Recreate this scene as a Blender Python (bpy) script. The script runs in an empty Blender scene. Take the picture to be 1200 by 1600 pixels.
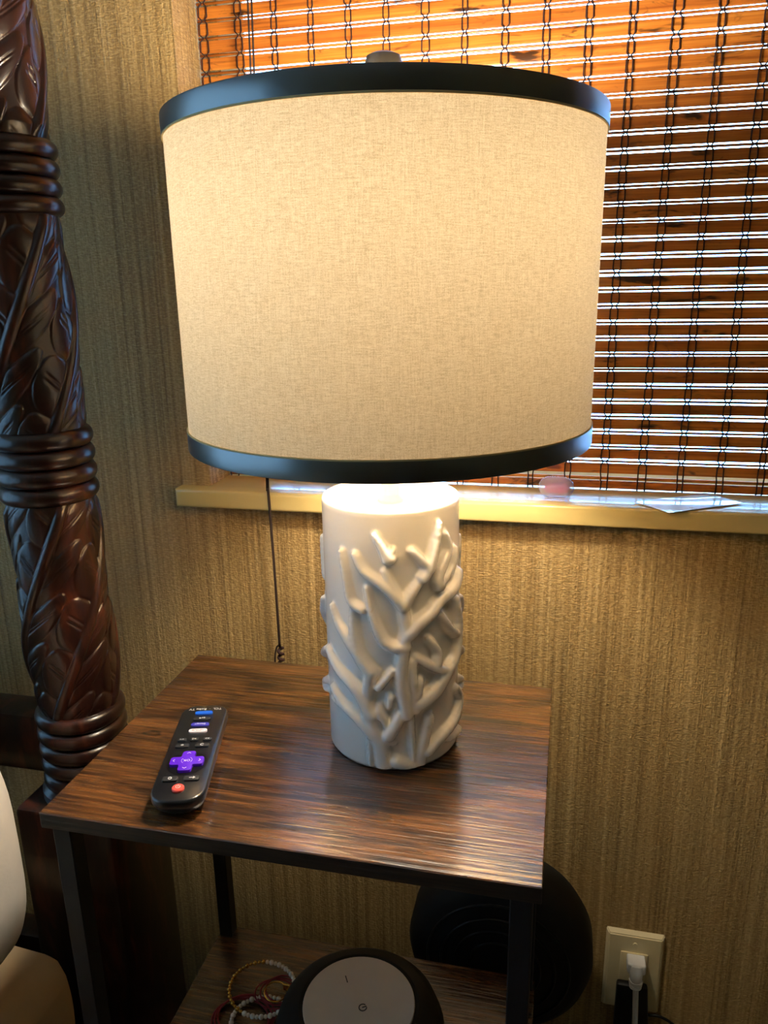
import bpy, bmesh, math, random
import numpy as np
from mathutils import Vector, Matrix
random.seed(4); rng = np.random.default_rng(7)
sc = bpy.context.scene
COL = sc.collection

# ------------------------------------------------------------------ camera
CZ = 1.08                       # eye height; table top is 0.40 below it
cam_d = bpy.data.cameras.new('camera'); cam = bpy.data.objects.new('camera', cam_d); COL.objects.link(cam)
Rw = np.array([[0.97416831, 0.2251513, -0.0174066], [0.04615945, -0.27398594, -0.96062532], [-0.22105521, 0.93500727, -0.27730128]])
m = Matrix.Identity(4)
for i in range(3):
    m[i][0] = Rw[0][i]; m[i][1] = -Rw[1][i]; m[i][2] = -Rw[2][i]
m[2][3] = CZ
cam.matrix_world = m
cam_d.sensor_fit = 'VERTICAL'; cam_d.sensor_height = 32.0; cam_d.lens = 32.0 * 1215 / 1600
cam_d.clip_start = 0.02
sc.camera = cam

# ------------------------------------------------------------------ sky, daylight, exposure
BULB = 310.0
SKY = 17.0
w = bpy.data.worlds.new('sky'); sc.world = w; w.use_nodes = True
nt = w.node_tree; bg = nt.nodes['Background']
tc = nt.nodes.new('ShaderNodeTexCoord'); ns = nt.nodes.new('ShaderNodeTexNoise'); rp = nt.nodes.new('ShaderNodeValToRGB')
ns.inputs['Scale'].default_value = 5.0; ns.inputs['Detail'].default_value = 5
rp.color_ramp.elements[0].position = 0.35; rp.color_ramp.elements[0].color = (0.10, 0.36, 1.0, 1)
rp.color_ramp.elements[1].position = 0.65; rp.color_ramp.elements[1].color = (0.40, 0.72, 1.0, 1)
nt.links.new(tc.outputs['Generated'], ns.inputs['Vector']); nt.links.new(ns.outputs['Fac'], rp.inputs['Fac'])
nt.links.new(rp.outputs['Color'], bg.inputs['Color']); bg.inputs['Strength'].default_value = SKY
vs = sc.view_settings
vs.view_transform = 'Standard'; vs.look = 'None'; vs.gamma = 1.0; vs.use_curve_mapping = False; vs.exposure = 0.32

def portal(name, loc, rot, sx, sy):
    l = bpy.data.lights.new(name, 'AREA'); l.shape = 'RECTANGLE'; l.size = sx; l.size_y = sy
    l.cycles.is_portal = True
    o = bpy.data.objects.new(name, l); COL.objects.link(o); o.location = loc; o.rotation_euler = rot
# opening of the added side window, through which the sky lights the room
portal('daylight_added_window', (-2.46, -.55, 1.025), (0, -math.pi/2, 0), 1.95, 2.7)

# ------------------------------------------------------------------ materials
def L(c):
    def f(v):
        v /= 255.0
        return v/12.92 if v <= .04045 else ((v+.055)/1.055)**2.4
    return (f(c[0]), f(c[1]), f(c[2]), 1)
class NT:
    def __init__(s, name):
        s.m = bpy.data.materials.new(name); s.m.use_nodes = True; s.t = s.m.node_tree; s.n = s.t.nodes
        s.b = s.n['Principled BSDF']; s.out = s.n['Material Output']
    def node(s, typ, ins=None, **kw):
        x = s.n.new(typ)
        for k, v in kw.items(): setattr(x, k, v)
        for k, v in (ins or {}).items(): s.set(x.inputs[k], v)
        return x
    def set(s, sock, v):
        if isinstance(v, bpy.types.NodeSocket): s.t.links.new(v, sock)
        else: sock.default_value = v
    def coord(s, scale=(1, 1, 1), kind='Object', rot=(0, 0, 0)):
        t = s.node('ShaderNodeTexCoord'); mp = s.node('ShaderNodeMapping')
        mp.inputs['Scale'].default_value = scale; mp.inputs['Rotation'].default_value = rot
        s.t.links.new(t.outputs[kind], mp.inputs['Vector']); return mp.outputs['Vector']
    def noise(s, vec, scale=1.0, detail=3, rough=.5, dist=0.0):
        return s.node('ShaderNodeTexNoise', {'Vector': vec, 'Scale': scale, 'Detail': detail, 'Roughness': rough, 'Distortion': dist}).outputs['Fac']
    def ramp(s, fac, stops):
        r = s.node('ShaderNodeValToRGB', {'Fac': fac}); e = r.color_ramp.elements
        while len(e) < len(stops): e.new(.5)
        for k, (p, c) in enumerate(stops): e[k].position = p; e[k].color = c if len(c) == 4 else (*c, 1)
        return r.outputs['Color']
    def mix(s, fac, a, b, mode='MIX'):
        x = s.n.new('ShaderNodeMix'); x.data_type = 'RGBA'; x.blend_type = mode
        s.set(x.inputs[0], fac); s.set(x.inputs[6], a); s.set(x.inputs[7], b); return x.outputs[2]
    def math(s, op, a, b=0.0):
        x = s.n.new('ShaderNodeMath'); x.operation = op; s.set(x.inputs[0], a); s.set(x.inputs[1], b); return x.outputs[0]
    def bump(s, h, strength=.3, dist=.001, normal=None):
        x = s.node('ShaderNodeBump', {'Height': h, 'Strength': strength, 'Distance': dist})
        if normal is not None: s.t.links.new(normal, x.inputs['Normal'])
        return x.outputs['Normal']
    def p(s, **kw):
        for k, v in kw.items(): s.set(s.b.inputs[k.replace('_', ' ')], v)
        return s.m
def simple(name, col, rough=.5, metal=0.0, bumpy=None, coat=0.0, var=.06):
    M = NT(name); c = L(col)
    v = M.noise(M.coord((60, 60, 60)), 1, 3)
    col2 = M.mix(v, tuple(x*(1-var) for x in c[:3]) + (1,), tuple(min(1, x*(1+var)) for x in c[:3]) + (1,))
    M.p(Base_Color=col2, Roughness=rough, Metallic=metal, Coat_Weight=coat)
    if bumpy: M.p(Normal=M.bump(M.noise(M.coord((bumpy[0],)*3), 1, 4), bumpy[1], .001))
    return M.m
MAT = {}
# woven grasscloth wallpaper
M = NT('wallpaper')
a = M.noise(M.coord((190, 190, 2.2)), 1, 3, .65)
b = M.noise(M.coord((170, 170, 640)), 1, 2, .6)
c = M.noise(M.coord((380, 380, 200)), 1, 2, .5)
big = M.noise(M.coord((22, 22, .6)), 1, 2)
hgt = M.math('ADD', M.math('MULTIPLY', a, 1.0), M.math('ADD', M.math('MULTIPLY', b, .75), M.math('MULTIPLY', c, .8)))
colr = M.ramp(a, [(.30, L((122, 94, 53))), (.50, L((174, 143, 88))), (.70, L((204, 173, 117)))])
colr = M.mix(M.ramp(b, [(.38, (.45, .45, .45)), (.56, (0, 0, 0))]), colr, L((128, 99, 55)))
colr = M.mix(M.ramp(b, [(.52, (0, 0, 0)), (.66, (.4, .4, .4))]), colr, L((220, 192, 134)))
colr = M.mix(M.math('MULTIPLY', big, .45), colr, L((144, 116, 66)))
MAT['wall'] = M.p(Base_Color=colr, Roughness=.62, Normal=M.bump(hgt, .8, .0022))
# rustic brown laminate
def wood(name, dark, mid, light, rough=.3, coat=.0, grain=.35, sc_=(2.2, 26, 26), knots=None):
    M = NT(name)
    v = M.coord((1, 1, 1))
    n1 = M.noise(M.coord(sc_), 1.0, 6, .66, 2.2)
    n2 = M.noise(M.coord((6, 11, 11)), 1.0, 4, .55, .8)
    n3 = M.noise(M.coord((7, 300, 300)), 1.0, 3, .6)
    n4 = M.noise(M.coord((16, 330, 330)), 1.0, 3, .65)
    n5 = M.noise(M.coord((9, 70, 70)), 1.0, 4, .6, 1.0)
    c1 = M.ramp(n1, [(.30, dark), (.47, mid), (.60, light), (.78, mid)])
    c2 = M.mix(M.ramp(n2, [(.38, (0, 0, 0)), (.62, (1, 1, 1))]), M.mix(.75, c1, dark), c1)
    if knots:
        for kx, ky, kr in knots:
            vv = M.node('ShaderNodeVectorMath', {0: M.coord((1, 1.9, 1)), 1: (kx, ky*1.9, 0)}, operation='SUBTRACT').outputs[0]
            sx = M.node('ShaderNodeSeparateXYZ', {0: vv}); fl = M.node('ShaderNodeCombineXYZ', {'X': sx.outputs[0], 'Y': sx.outputs[1]}).outputs[0]
            d = M.node('ShaderNodeVectorMath', {0: fl}, operation='LENGTH').outputs['Value']
            dn = M.math('ADD', M.math('DIVIDE', d, kr), M.math('MULTIPLY', M.math('SUBTRACT', M.noise(M.coord((28, 60, 60)), 1, 3), .5), 1.1))
            rg = M.math('ADD', M.math('MULTIPLY', M.math('SINE', M.math('MULTIPLY', dn, 21.0)), .5), .5)
            fo = M.ramp(dn, [(.12, (1, 1, 1)), (.30, (.55, .55, .55)), (.95, (0, 0, 0))])
            c2 = M.mix(M.math('MULTIPLY', fo, M.math('ADD', M.math('MULTIPLY', rg, .75), .25)), c2, dark)
    c3 = M.mix(M.math('MULTIPLY', M.ramp(n3, [(.45, (0, 0, 0)), (.6, (1, 1, 1))]), .5), c2, dark)
    c3 = M.mix(M.ramp(n4, [(.50, (0, 0, 0)), (.66, (.75, .75, .75))]), c3, M.mix(M.ramp(n5, [(.40, (0, 0, 0)), (.6, (1, 1, 1))]), c3, light))
    M.p(Base_Color=c3, Roughness=M.math('ADD', M.math('MULTIPLY', n3, .12), rough-.05), Coat_Weight=coat, Coat_Roughness=.16, Coat_IOR=1.9,
        Normal=M.bump(n3, grain, .0012), Coat_Normal=M.bump(n3, grain*.8, .0012))
    return M.m
MAT['top'] = wood('rustic_wood', L((16, 9, 6)), L((64, 38, 20)), L((132, 84, 42)), .27, 1.0, .6, (2.6, 24, 24), [(.064, -.088, .035), (-.035, -.022, .045), (-.165, -.020, .04)])
MAT['edge'] = wood('rustic_wood_edge', L((30, 20, 15)), L((56, 40, 30)), L((72, 52, 38)), .45, 0)
MAT['shelfwood'] = MAT['top']
# dark carved mahogany
M = NT('carved_mahogany')
n = M.noise(M.coord((34, 34, 7)), 1, 5, .6, .8)
colr = M.ramp(n, [(.30, L((20, 9, 8))), (.52, L((42, 19, 14))), (.74, L((92, 45, 30)))])
MAT['post'] = M.p(Base_Color=colr, Roughness=.30, Coat_Weight=.35, Coat_Roughness=.18, Normal=M.bump(M.noise(M.coord((300, 300, 40)), 1, 3), .12, .001))
# linen lamp shade: daylight and bulb both pass through the weave
M = NT('linen')
t1 = M.noise(M.coord((1500, 1500, 1500)), 1, 2, .6); t2 = M.noise(M.coord((160, 160, 1500)), 1, 2, .6); t3 = M.noise(M.coord((1300, 1300, 90)), 1, 2, .6)
th = M.math('ADD', M.math('MULTIPLY', t1, .4), M.math('ADD', M.math('MULTIPLY', t2, .35), M.math('MULTIPLY', t3, .25)))
lin = M.ramp(th, [(.38, L((200, 176, 138))), (.50, L((224, 202, 164))), (.62, L((238, 220, 186)))])
dif = M.node('ShaderNodeBsdfDiffuse', {'Color': lin}); trn = M.node('ShaderNodeBsdfTranslucent', {'Color': lin})
mx = M.node('ShaderNodeMixShader', {0: .067, 1: dif.outputs[0], 2: trn.outputs[0]}); M.t.links.new(mx.outputs[0], M.out.inputs[0]); MAT['linen'] = M.m
MAT['band'] = simple('satin_ribbon', (24, 27, 34), .34, 0, (900, .08), 1.0)
bb = MAT['band'].node_tree.nodes['Principled BSDF']; bb.inputs['Coat IOR'].default_value = 2.6; bb.inputs['Coat Roughness'].default_value = .28
MAT['bandlip'] = simple('linen_edge', (222, 196, 140), .8)
# white glazed ceramic with a trace of sandy wear
M = NT('glazed_ceramic')
n = M.noise(M.coord((55, 55, 55)), 1, 4, .6)
colr = M.ramp(n, [(.30, L((238, 236, 232))), (.66, L((238, 236, 232))), (.80, L((206, 190, 166)))])
MAT['ceramic'] = M.p(Base_Color=colr, Roughness=.24, Coat_Weight=.4, Coat_Roughness=.08, Normal=M.bump(M.noise(M.coord((110, 110, 110)), 1, 2), .08, .002))
M = NT('bulb_glow')
em = M.node('ShaderNodeEmission', {'Color': (1.0, .875, .69, 1), 'Strength': BULB}); M.t.links.new(em.outputs[0], M.out.inputs[0]); MAT['bulb'] = M.m
MAT['brass'] = simple('grey_metal', (120, 118, 116), .32, .9)
MAT['finial'] = simple('finial_metal', (92, 92, 94), .35, .6)
MAT['white_plastic'] = simple('white_plastic', (232, 230, 226), .35)
MAT['black_metal'] = simple('black_metal', (30, 31, 35), .45, .3, (500, .06))
MAT['black_plastic'] = simple('black_plastic', (13, 13, 14), .42)
MAT['black_matte'] = simple('matte_black', (7, 7, 7), .7)
MAT['remote'] = simple('remote_shell', (20, 21, 26), .34, 0, (1500, .05), .7)
MAT['remote_btn'] = simple('remote_button', (36, 38, 42), .5)
MAT['well'] = simple('remote_well', (14, 14, 17), .3)
MAT['purple'] = simple('purple_rubber', (84, 22, 205), .45)
MAT['red'] = simple('red_rubber', (226, 84, 74), .45)
MAT['blue'] = simple('blue_rubber', (22, 92, 208), .4)
MAT['violet'] = simple('violet_rubber', (62, 60, 176), .4)
MAT['pinkwhite'] = simple('white_rubber', (240, 226, 232), .4)
MAT['print_white'] = simple('white_print', (235, 235, 235), .6)
MAT['print_red'] = simple('red_print', (214, 60, 70), .6)
MAT['print_dark'] = simple('dark_print', (44, 38, 34), .6)
MAT['cream'] = simple('cream_gloss_paint', (226, 200, 128), .22, 0, (60, .05), .3, .03)
MAT['paint'] = simple('ceiling_paint', (222, 216, 204), .8)
MAT['frame_white'] = simple('window_vinyl', (226, 228, 230), .4)
MAT['sheet'] = simple('cotton_sheet', (236, 230, 222), .85, 0, (260, .25))
MAT['fitted'] = simple('fitted_sheet', (206, 180, 142), .85, 0, (40, .5))
MAT['disc'] = simple('pale_panel', (222, 206, 186), .5)
MAT['ivory'] = simple('ivory_plastic', (224, 206, 160), .35)
MAT['cord_brown'] = simple('brown_cord', (42, 24, 16), .7)
MAT['thread'] = simple('thread', (48, 20, 16), .8)
MAT['carpet'] = simple('carpet_pile', (104, 84, 64), .95, 0, (700, .6))
MAT['pearl'] = simple('pearl', (232, 222, 206), .18, 0, None, .4)
MAT['gold'] = simple('gold', (226, 176, 84), .22, .9)
MAT['maroon'] = simple('maroon_cord', (126, 22, 40), .6)
# bamboo slats
M = NT('bamboo')
inf = M.node('ShaderNodeObjectInfo'); rnd = inf.outputs['Random']
off = M.node('ShaderNodeCombineXYZ', {'X': M.math('MULTIPLY', rnd, 31.7), 'Z': M.math('MULTIPLY', rnd, 17.3)}).outputs[0]
tcn = M.node('ShaderNodeTexCoord').outputs['Object']
def sv(scale):
    a_ = M.node('ShaderNodeVectorMath', {0: tcn, 1: off}, operation='ADD').outputs[0]
    return M.node('ShaderNodeVectorMath', {0: a_, 1: scale}, operation='MULTIPLY').outputs[0]
g = M.noise(sv((7, 40, 260)), 1, 4, .6)
blot = M.noise(sv((13, 20, 55)), 1, 4, .62, .5)
kn = M.noise(sv((26, 20, 80)), 1, 3, .7, 1.0)
colr = M.ramp(g, [(.30, L((150, 80, 28))), (.5, L((208, 124, 44))), (.7, L((232, 156, 66)))])
colr = M.mix(M.math('MULTIPLY', rnd, .45), colr, L((150, 72, 28)))
colr = M.mix(M.ramp(kn, [(.60, (0, 0, 0)), (.70, (.7, .7, .7))]), colr, L((92, 46, 20)))
colr = M.mix(M.ramp(blot, [(.60, (0, 0, 0)), (.67, (.93, .93, .93))]), colr, L((34, 18, 12)))
dif = M.node('ShaderNodeBsdfDiffuse', {'Color': colr}); trn = M.node('ShaderNodeBsdfTranslucent', {'Color': colr})
gl = M.node('ShaderNodeBsdfGlossy', {'Color': (1, 1, 1, 1), 'Roughness': .3})
mx = M.node('ShaderNodeMixShader', {0: .16, 1: dif.outputs[0], 2: trn.outputs[0]})
mx2 = M.node('ShaderNodeMixShader', {0: .05, 1: mx.outputs[0], 2: gl.outputs[0]})
M.t.links.new(mx2.outputs[0], M.out.inputs[0]); MAT['bamboo'] = M.m
# window glass (thin pane)
M = NT('pane_glass')
tr = M.node('ShaderNodeBsdfTransparent', {'Color': (.96, .98, .98, 1)}); gl = M.node('ShaderNodeBsdfGlossy', {'Roughness': .02}); fr = M.node('ShaderNodeFresnel', {'IOR': 1.45})
mx = M.node('ShaderNodeMixShader', {0: fr.outputs[0], 1: tr.outputs[0], 2: gl.outputs[0]}); M.t.links.new(mx.outputs[0], M.out.inputs[0]); MAT['glass'] = M.m
M = NT('sheer_cloth')
v = M.noise(M.coord((400, 400, 400)), 1, 2)
cl = M.mix(v, (.84, .80, .72, 1), (.94, .91, .84, 1))
dif = M.node('ShaderNodeBsdfDiffuse', {'Color': cl}); trn = M.node('ShaderNodeBsdfTranslucent', {'Color': cl})
mx = M.node('ShaderNodeMixShader', {0: .20, 1: dif.outputs[0], 2: trn.outputs[0]}); M.t.links.new(mx.outputs[0], M.out.inputs[0]); MAT['sheer'] = M.m
# clear plastic case
M = NT('clear_plastic')
tr = M.node('ShaderNodeBsdfTransparent', {'Color': (.93, .90, .97, 1)}); gl = M.node('ShaderNodeBsdfPrincipled', {'Base Color': (.85, .82, .95, 1), 'Roughness': .15})
mx = M.node('ShaderNodeMixShader', {0: .35, 1: tr.outputs[0], 2: gl.outputs[0]}); M.t.links.new(mx.outputs[0], M.out.inputs[0]); MAT['clear'] = M.m
MAT['pinkfoam'] = simple('pink_foam', (222, 92, 170), .7)
# printed card
M = NT('printed_card')
v = M.noise(M.coord((45, 70, 45)), 1, 3, .6)
MAT['card'] = M.p(Base_Color=M.ramp(v, [(.40, L((240, 232, 220))), (.60, L((240, 226, 206))), (.68, L((214, 180, 124))), (.76, L((230, 214, 190)))]), Roughness=.25, Coat_Weight=1.0, Coat_IOR=1.8)

# ------------------------------------------------------------------ mesh helpers
ORG = Vector((0, 0, 0))
def link(name, me, mat, parent=None, loc=None):
    o = bpy.data.objects.new(name, me); COL.objects.link(o)
    if mat is not None:
        me.materials.clear(); me.materials.append(mat)
    if parent is not None: o.parent = parent
    if loc is not None: o.location = loc
    return o
def mk(name, verts, faces, mat, parent=None, smooth=True, auto=None):
    V = np.asarray(verts, float) - np.array(ORG)
    me = bpy.data.meshes.new(name); me.from_pydata(V.tolist(), [], [list(f) for f in faces]); me.update()
    if smooth: me.polygons.foreach_set('use_smooth', [True]*len(me.polygons))
    if auto is not None: me.set_sharp_from_angle(angle=math.radians(auto))
    return link(name, me, mat, parent, None if parent is not None else tuple(ORG))
def from_bm(name, bm, mat, parent=None, smooth=True, auto=35):
    for v in bm.verts: v.co -= ORG
    bmesh.ops.recalc_face_normals(bm, faces=bm.faces)
    me = bpy.data.meshes.new(name); bm.to_mesh(me); bm.free()
    if smooth:
        me.polygons.foreach_set('use_smooth', [True]*len(me.polygons))
        if auto: me.set_sharp_from_angle(angle=math.radians(auto))
    return link(name, me, mat, parent, None if parent is not None else tuple(ORG))
def add_box(bm, x0, x1, y0, y1, z0, z1, bevel=0, seg=2):
    r = bmesh.ops.create_cube(bm, size=1.0)
    for v in r['verts']:
        v.co = Vector(((x0+x1)/2 + v.co.x*(x1-x0), (y0+y1)/2 + v.co.y*(y1-y0), (z0+z1)/2 + v.co.z*(z1-z0)))
    if bevel:
        es = {e for v in r['verts'] for e in v.link_edges}
        bmesh.ops.bevel(bm, geom=list(es), offset=bevel, segments=seg, affect='EDGES', profile=.5)
def box(name, x0, x1, y0, y1, z0, z1, mat, parent=None, bevel=0, seg=2):
    bm = bmesh.new(); add_box(bm, x0, x1, y0, y1, z0, z1, bevel, seg); return from_bm(name, bm, mat, parent)
def lathe(name, prof, mat, parent=None, n=64, c=(0, 0, 0), auto=35, close=False):
    V, F = [], []
    for r, z in prof:
        for k in range(n):
            a_ = 2*math.pi*k/n; V.append((c[0]+r*math.cos(a_), c[1]+r*math.sin(a_), c[2]+z))
    m_ = len(prof)
    for i in range(m_ if close else m_-1):
        j = (i+1) % m_
        for k in range(n):
            k2 = (k+1) % n; F.append((i*n+k, i*n+k2, j*n+k2, j*n+k))
    if not close:
        if prof[0][0] > 1e-6: F.append(tuple(range(n))[::-1])
        if prof[-1][0] > 1e-6: F.append(tuple((m_-1)*n+k for k in range(n)))
    bm = bmesh.new(); vs_ = [bm.verts.new(v) for v in V]
    for f in F: bm.faces.new([vs_[i] for i in f])
    bmesh.ops.remove_doubles(bm, verts=bm.verts, dist=1e-6)
    return from_bm(name, bm, mat, parent, True, auto)
def tube_data(pts, r, n=8, closed=False):
    P = [Vector(p) for p in pts]; m_ = len(P); rs = r if hasattr(r, '__len__') else [r]*m_
    V, F = [], []; up = None
    for i, p in enumerate(P):
        if closed: t = (P[(i+1) % m_] - P[i-1]).normalized()
        else: t = (P[min(i+1, m_-1)] - P[max(i-1, 0)]).normalized()
        if up is None: up = t.orthogonal().normalized()
        up = (up - t*up.dot(t)).normalized(); s = t.cross(up)
        for k in range(n):
            a_ = 2*math.pi*k/n; V.append(p + (up*math.cos(a_) + s*math.sin(a_))*rs[i])
    for i in range(m_ if closed else m_-1):
        j = (i+1) % m_
        for k in range(n): F.append((i*n+k, i*n+(k+1) % n, j*n+(k+1) % n, j*n+k))
    if not closed: F += [tuple(range(n))[::-1], tuple((m_-1)*n+k for k in range(n))]
    return [tuple(v) for v in V], F
def tube(name, pts, r, mat, parent=None, n=8, closed=False, kind=None):
    V, F = tube_data(pts, r, n, closed); o = mk(name, V, F, mat, parent)
    if kind: o['kind'] = kind
    return o
def spline(pts, k=8):
    P = [Vector(p) for p in pts]; out = []
    for i in range(len(P)-1):
        p0, p1, p2, p3 = P[max(i-1, 0)], P[i], P[i+1], P[min(i+2, len(P)-1)]
        for s in range(k):
            t = s/k
            out.append(.5*((2*p1) + (p2-p0)*t + (2*p0-5*p1+4*p2-p3)*t*t + (3*p1-p0-3*p2+p3)*t**3))
    return out + [P[-1]]
def prism(name, outline, z0, z1, mat, parent=None, bevel=0, seg=2, auto=35):
    bm = bmesh.new(); bot = [bm.verts.new((x, y, z0)) for x, y in outline]; f = bm.faces.new(bot)
    r = bmesh.ops.extrude_face_region(bm, geom=[f]); top = [g for g in r['geom'] if isinstance(g, bmesh.types.BMVert)]
    for v in top: v.co.z = z1
    bmesh.ops.recalc_face_normals(bm, faces=bm.faces)
    if bevel:
        ts = set(top); es = [e for e in bm.edges if e.verts[0] in ts and e.verts[1] in ts]
        bmesh.ops.bevel(bm, geom=es, offset=bevel, segments=seg, affect='EDGES', profile=.5)
    return from_bm(name, bm, mat, parent, True, auto)
def rrect(w_, h_, r, n=6, cx=0, cy=0):
    out = []
    for (sx, sy, a0) in ((1, 1, 0), (-1, 1, 90), (-1, -1, 180), (1, -1, 270)):
        for k in range(n+1):
            a_ = math.radians(a0 + 90*k/n); out.append((cx+sx*(w_/2-r)+r*math.cos(a_), cy+sy*(h_/2-r)+r*math.sin(a_)))
    return out
def empty(name, loc, rz=0):
    o = bpy.data.objects.new(name, None); COL.objects.link(o); o.location = loc; o.rotation_euler = (0, 0, rz); o.empty_display_size = .02; return o
def tag(o, label, cat, group=None, kind=None):
    o['label'] = label; o['category'] = cat
    if group: o['group'] = group
    if kind: o['kind'] = kind
    return o
def text(name, s, size, mat, parent, loc, rot=(0, 0, 0), depth=.0001):
    cu = bpy.data.curves.new(name, 'FONT'); cu.body = s; cu.size = size; cu.align_x = 'CENTER'; cu.align_y = 'CENTER'; cu.extrude = depth; cu.resolution_u = 2
    t = bpy.data.objects.new(name, cu); COL.objects.link(t); dg = bpy.context.evaluated_depsgraph_get()
    me = bpy.data.meshes.new_from_object(t.evaluated_get(dg)); bpy.data.objects.remove(t); bpy.data.curves.remove(cu)
    o = link(name, me, mat, parent); o.location = loc; o.rotation_euler = rot; return o

# ------------------------------------------------------------------ the room
WY = .87                        # face of the window wall
RX0, RX1, RY0, RZ = -2.40, 1.70, -2.30, 2.42
OX0, OX1, OZ0, OZ1 = -.428, .62, CZ-.2575, 1.86     # window opening
def structure(o, label, cat): return tag(o, label, cat, kind='structure')
bm = bmesh.new()
add_box(bm, RX0, OX0, WY, WY+.16, 0, RZ); add_box(bm, OX1, RX1, WY, WY+.16, 0, RZ)
add_box(bm, OX0, OX1, WY, WY+.16, 0, OZ0); add_box(bm, OX0, OX1, WY, WY+.16, OZ1, RZ)
structure(from_bm('wall_back', bm, MAT['wall'], smooth=False), 'woven beige grasscloth wallpaper wall around the window', 'wall')
bm = bmesh.new()   # side wall; its unseen window is added as source of cool side light
y0, y1, z0, z1 = -1.90, .80, .05, 2.00
add_box(bm, RX0-.12, RX0, RY0, y0, 0, RZ); add_box(bm, RX0-.12, RX0, y1, WY+.16, 0, RZ)
add_box(bm, RX0-.12, RX0, y0, y1, 0, z0); add_box(bm, RX0-.12, RX0, y0, y1, z1, RZ)
structure(from_bm('wall_left', bm, MAT['wall'], smooth=False), 'wallpapered side wall with an added wide window', 'wall')
structure(box('wall_right', RX1, RX1+.1, RY0, WY+.16, 0, RZ, MAT['wall']), 'wallpapered right side wall', 'wall')
structure(box('wall_front', RX0, RX1, RY0-.1, RY0, 0, RZ, MAT['wall']), 'wallpapered wall facing the window', 'wall')
structure(box('floor', RX0-.12, RX1+.1, RY0-.1, WY+.16, -.05, 0, MAT['carpet']), 'brown carpeted bedroom floor', 'floor')
structure(box('ceiling', RX0-.12, RX1+.1, RY0-.1, WY+.16, RZ, RZ+.05, MAT['paint']), 'plain off-white ceiling', 'ceiling')
# window in the back wall
def window(name, label, axis, u0, u1, z0, z1, d, mull):
    wn = empty(name, (0, 0, 0)); structure(wn, label, 'window')
    fw, ft = .035, .03
    def bar(nm, a0, a1, b0, b1, mat=MAT['frame_white'], t=ft):
        if axis == 'x': return box(nm, a0, a1, d, d+t, b0, b1, mat, wn, .002 if t > .01 else 0, 1)
        return box(nm, d-t, d, a0, a1, b0, b1, mat, wn, .002 if t > .01 else 0, 1)
    bar('frame_rail', u0, u1, z0, z0+fw); bar('frame_rail', u0, u1, z1-fw, z1)
    bar('frame_stile', u0, u0+fw, z0+fw, z1-fw); bar('frame_stile', u1-fw, u1, z0+fw, z1-fw)
    xs = [u0+fw]
    for mu in mull: bar('mullion', mu-fw/2, mu+fw/2, z0+fw, z1-fw); xs += [mu-fw/2, mu+fw/2]
    xs.append(u1-fw)
    for k in range(0, len(xs), 2): bar('pane', xs[k], xs[k+1], z0+fw, z1-fw, MAT['glass'], .004)
window('window_1', 'white framed window behind the bamboo blind', 'x', OX0, OX1, OZ0-.002, OZ1, .985, [])
window('window_2', 'unseen white framed side window added for cool side light', 'y', -1.90, .80, .05, 2.00, RX0-.03, [-.55])  # unseen, added and sized to give the room cool side light
cv, cf = [], []  # unseen curtain, added to dim the sky through the side window
nc = 220
for j, z_ in enumerate((.02, .7, 1.4, 2.12)):
    for i in range(nc+1):
        y_ = -1.98+2.82*i/nc; cv.append((RX0+.055+.018*math.sin(i*.62)+.006*math.sin(i*.21+j), y_, z_))
for j in range(3):
    for i in range(nc): cf.append((j*(nc+1)+i, j*(nc+1)+i+1, (j+1)*(nc+1)+i+1, (j+1)*(nc+1)+i))
tag(mk('added_sheer_curtain', cv, cf, MAT['sheer']), 'unseen sheer white curtain added to dim the side window', 'curtain')
# sill board with horns
ST = CZ-.2345
SF = .847
out = [(-.466, SF), (.66, SF), (.66, WY), (OX1, WY), (OX1, .985), (OX0, .985), (OX0, WY), (-.466, WY)]
bm = bmesh.new(); f = bm.faces.new([bm.verts.new((x, y, OZ0)) for x, y in out])
r = bmesh.ops.extrude_face_region(bm, geom=[f])
for g in r['geom']:
    if isinstance(g, bmesh.types.BMVert): g.co.z = ST
bmesh.ops.recalc_face_normals(bm, faces=bm.faces)
es = [e for e in bm.edges if all(v.co.y < SF+.001 for v in e.verts)]
bmesh.ops.bevel(bm, geom=es, offset=.004, segments=3, affect='EDGES', profile=.5)
structure(from_bm('trim_1', bm, MAT['cream']), 'glossy cream painted window sill board', 'window sill')

# ------------------------------------------------------------------ bamboo blind
BY = .93
ORG = Vector((.095, BY, OZ1))
blind = tag(empty('bamboo_blind', ORG), 'woven bamboo blind with dark stitched cords hanging in the window', 'window blind')
BX0, BX1 = -.4266, .615
box('headrail', BX0, BX1, BY-.012, BY+.014, OZ1-.04, OZ1-.002, MAT['bamboo'], blind, .002)
pitch, sh = .01762, .0124
ztop = OZ1-.045
zb = CZ-.2335
def slat_mesh(h_, th, nx=14):
    V, F = [], []; sec = [(-.5, -.35), (-.5, .35), (-.38, .5), (.38, .5), (.5, .35), (.5, -.35), (.38, -.5), (-.38, -.5)]
    for i in range(nx+1):
        x = BX0 + (BX1-BX0)*i/nx
        for a_, b_ in sec: V.append((x, b_*th, a_*h_))
    for i in range(nx):
        for k in range(8): F.append((i*8+k, (i+1)*8+k, (i+1)*8+(k+1) % 8, i*8+(k+1) % 8))
    F += [tuple(range(8)), tuple(nx*8+k for k in range(8))[::-1]]
    return V, F
slats = []                      # (z centre, height) from the bottom up
z = zb
rows = [(.0095, .0009), (.0036, .0042)]  # bottom slat, thin rail
zz = z
for h_, g_ in rows: slats.append((zz+h_/2, h_)); zz += h_+g_
z = zz
sticks = []
while z + sh < ztop:
    h_ = sh + random.uniform(-.0010, .0008)
    slats.append((z+h_/2, h_)); gap = pitch-h_
    z += h_
    sticks.append(z + gap*.5); z += gap
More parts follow.
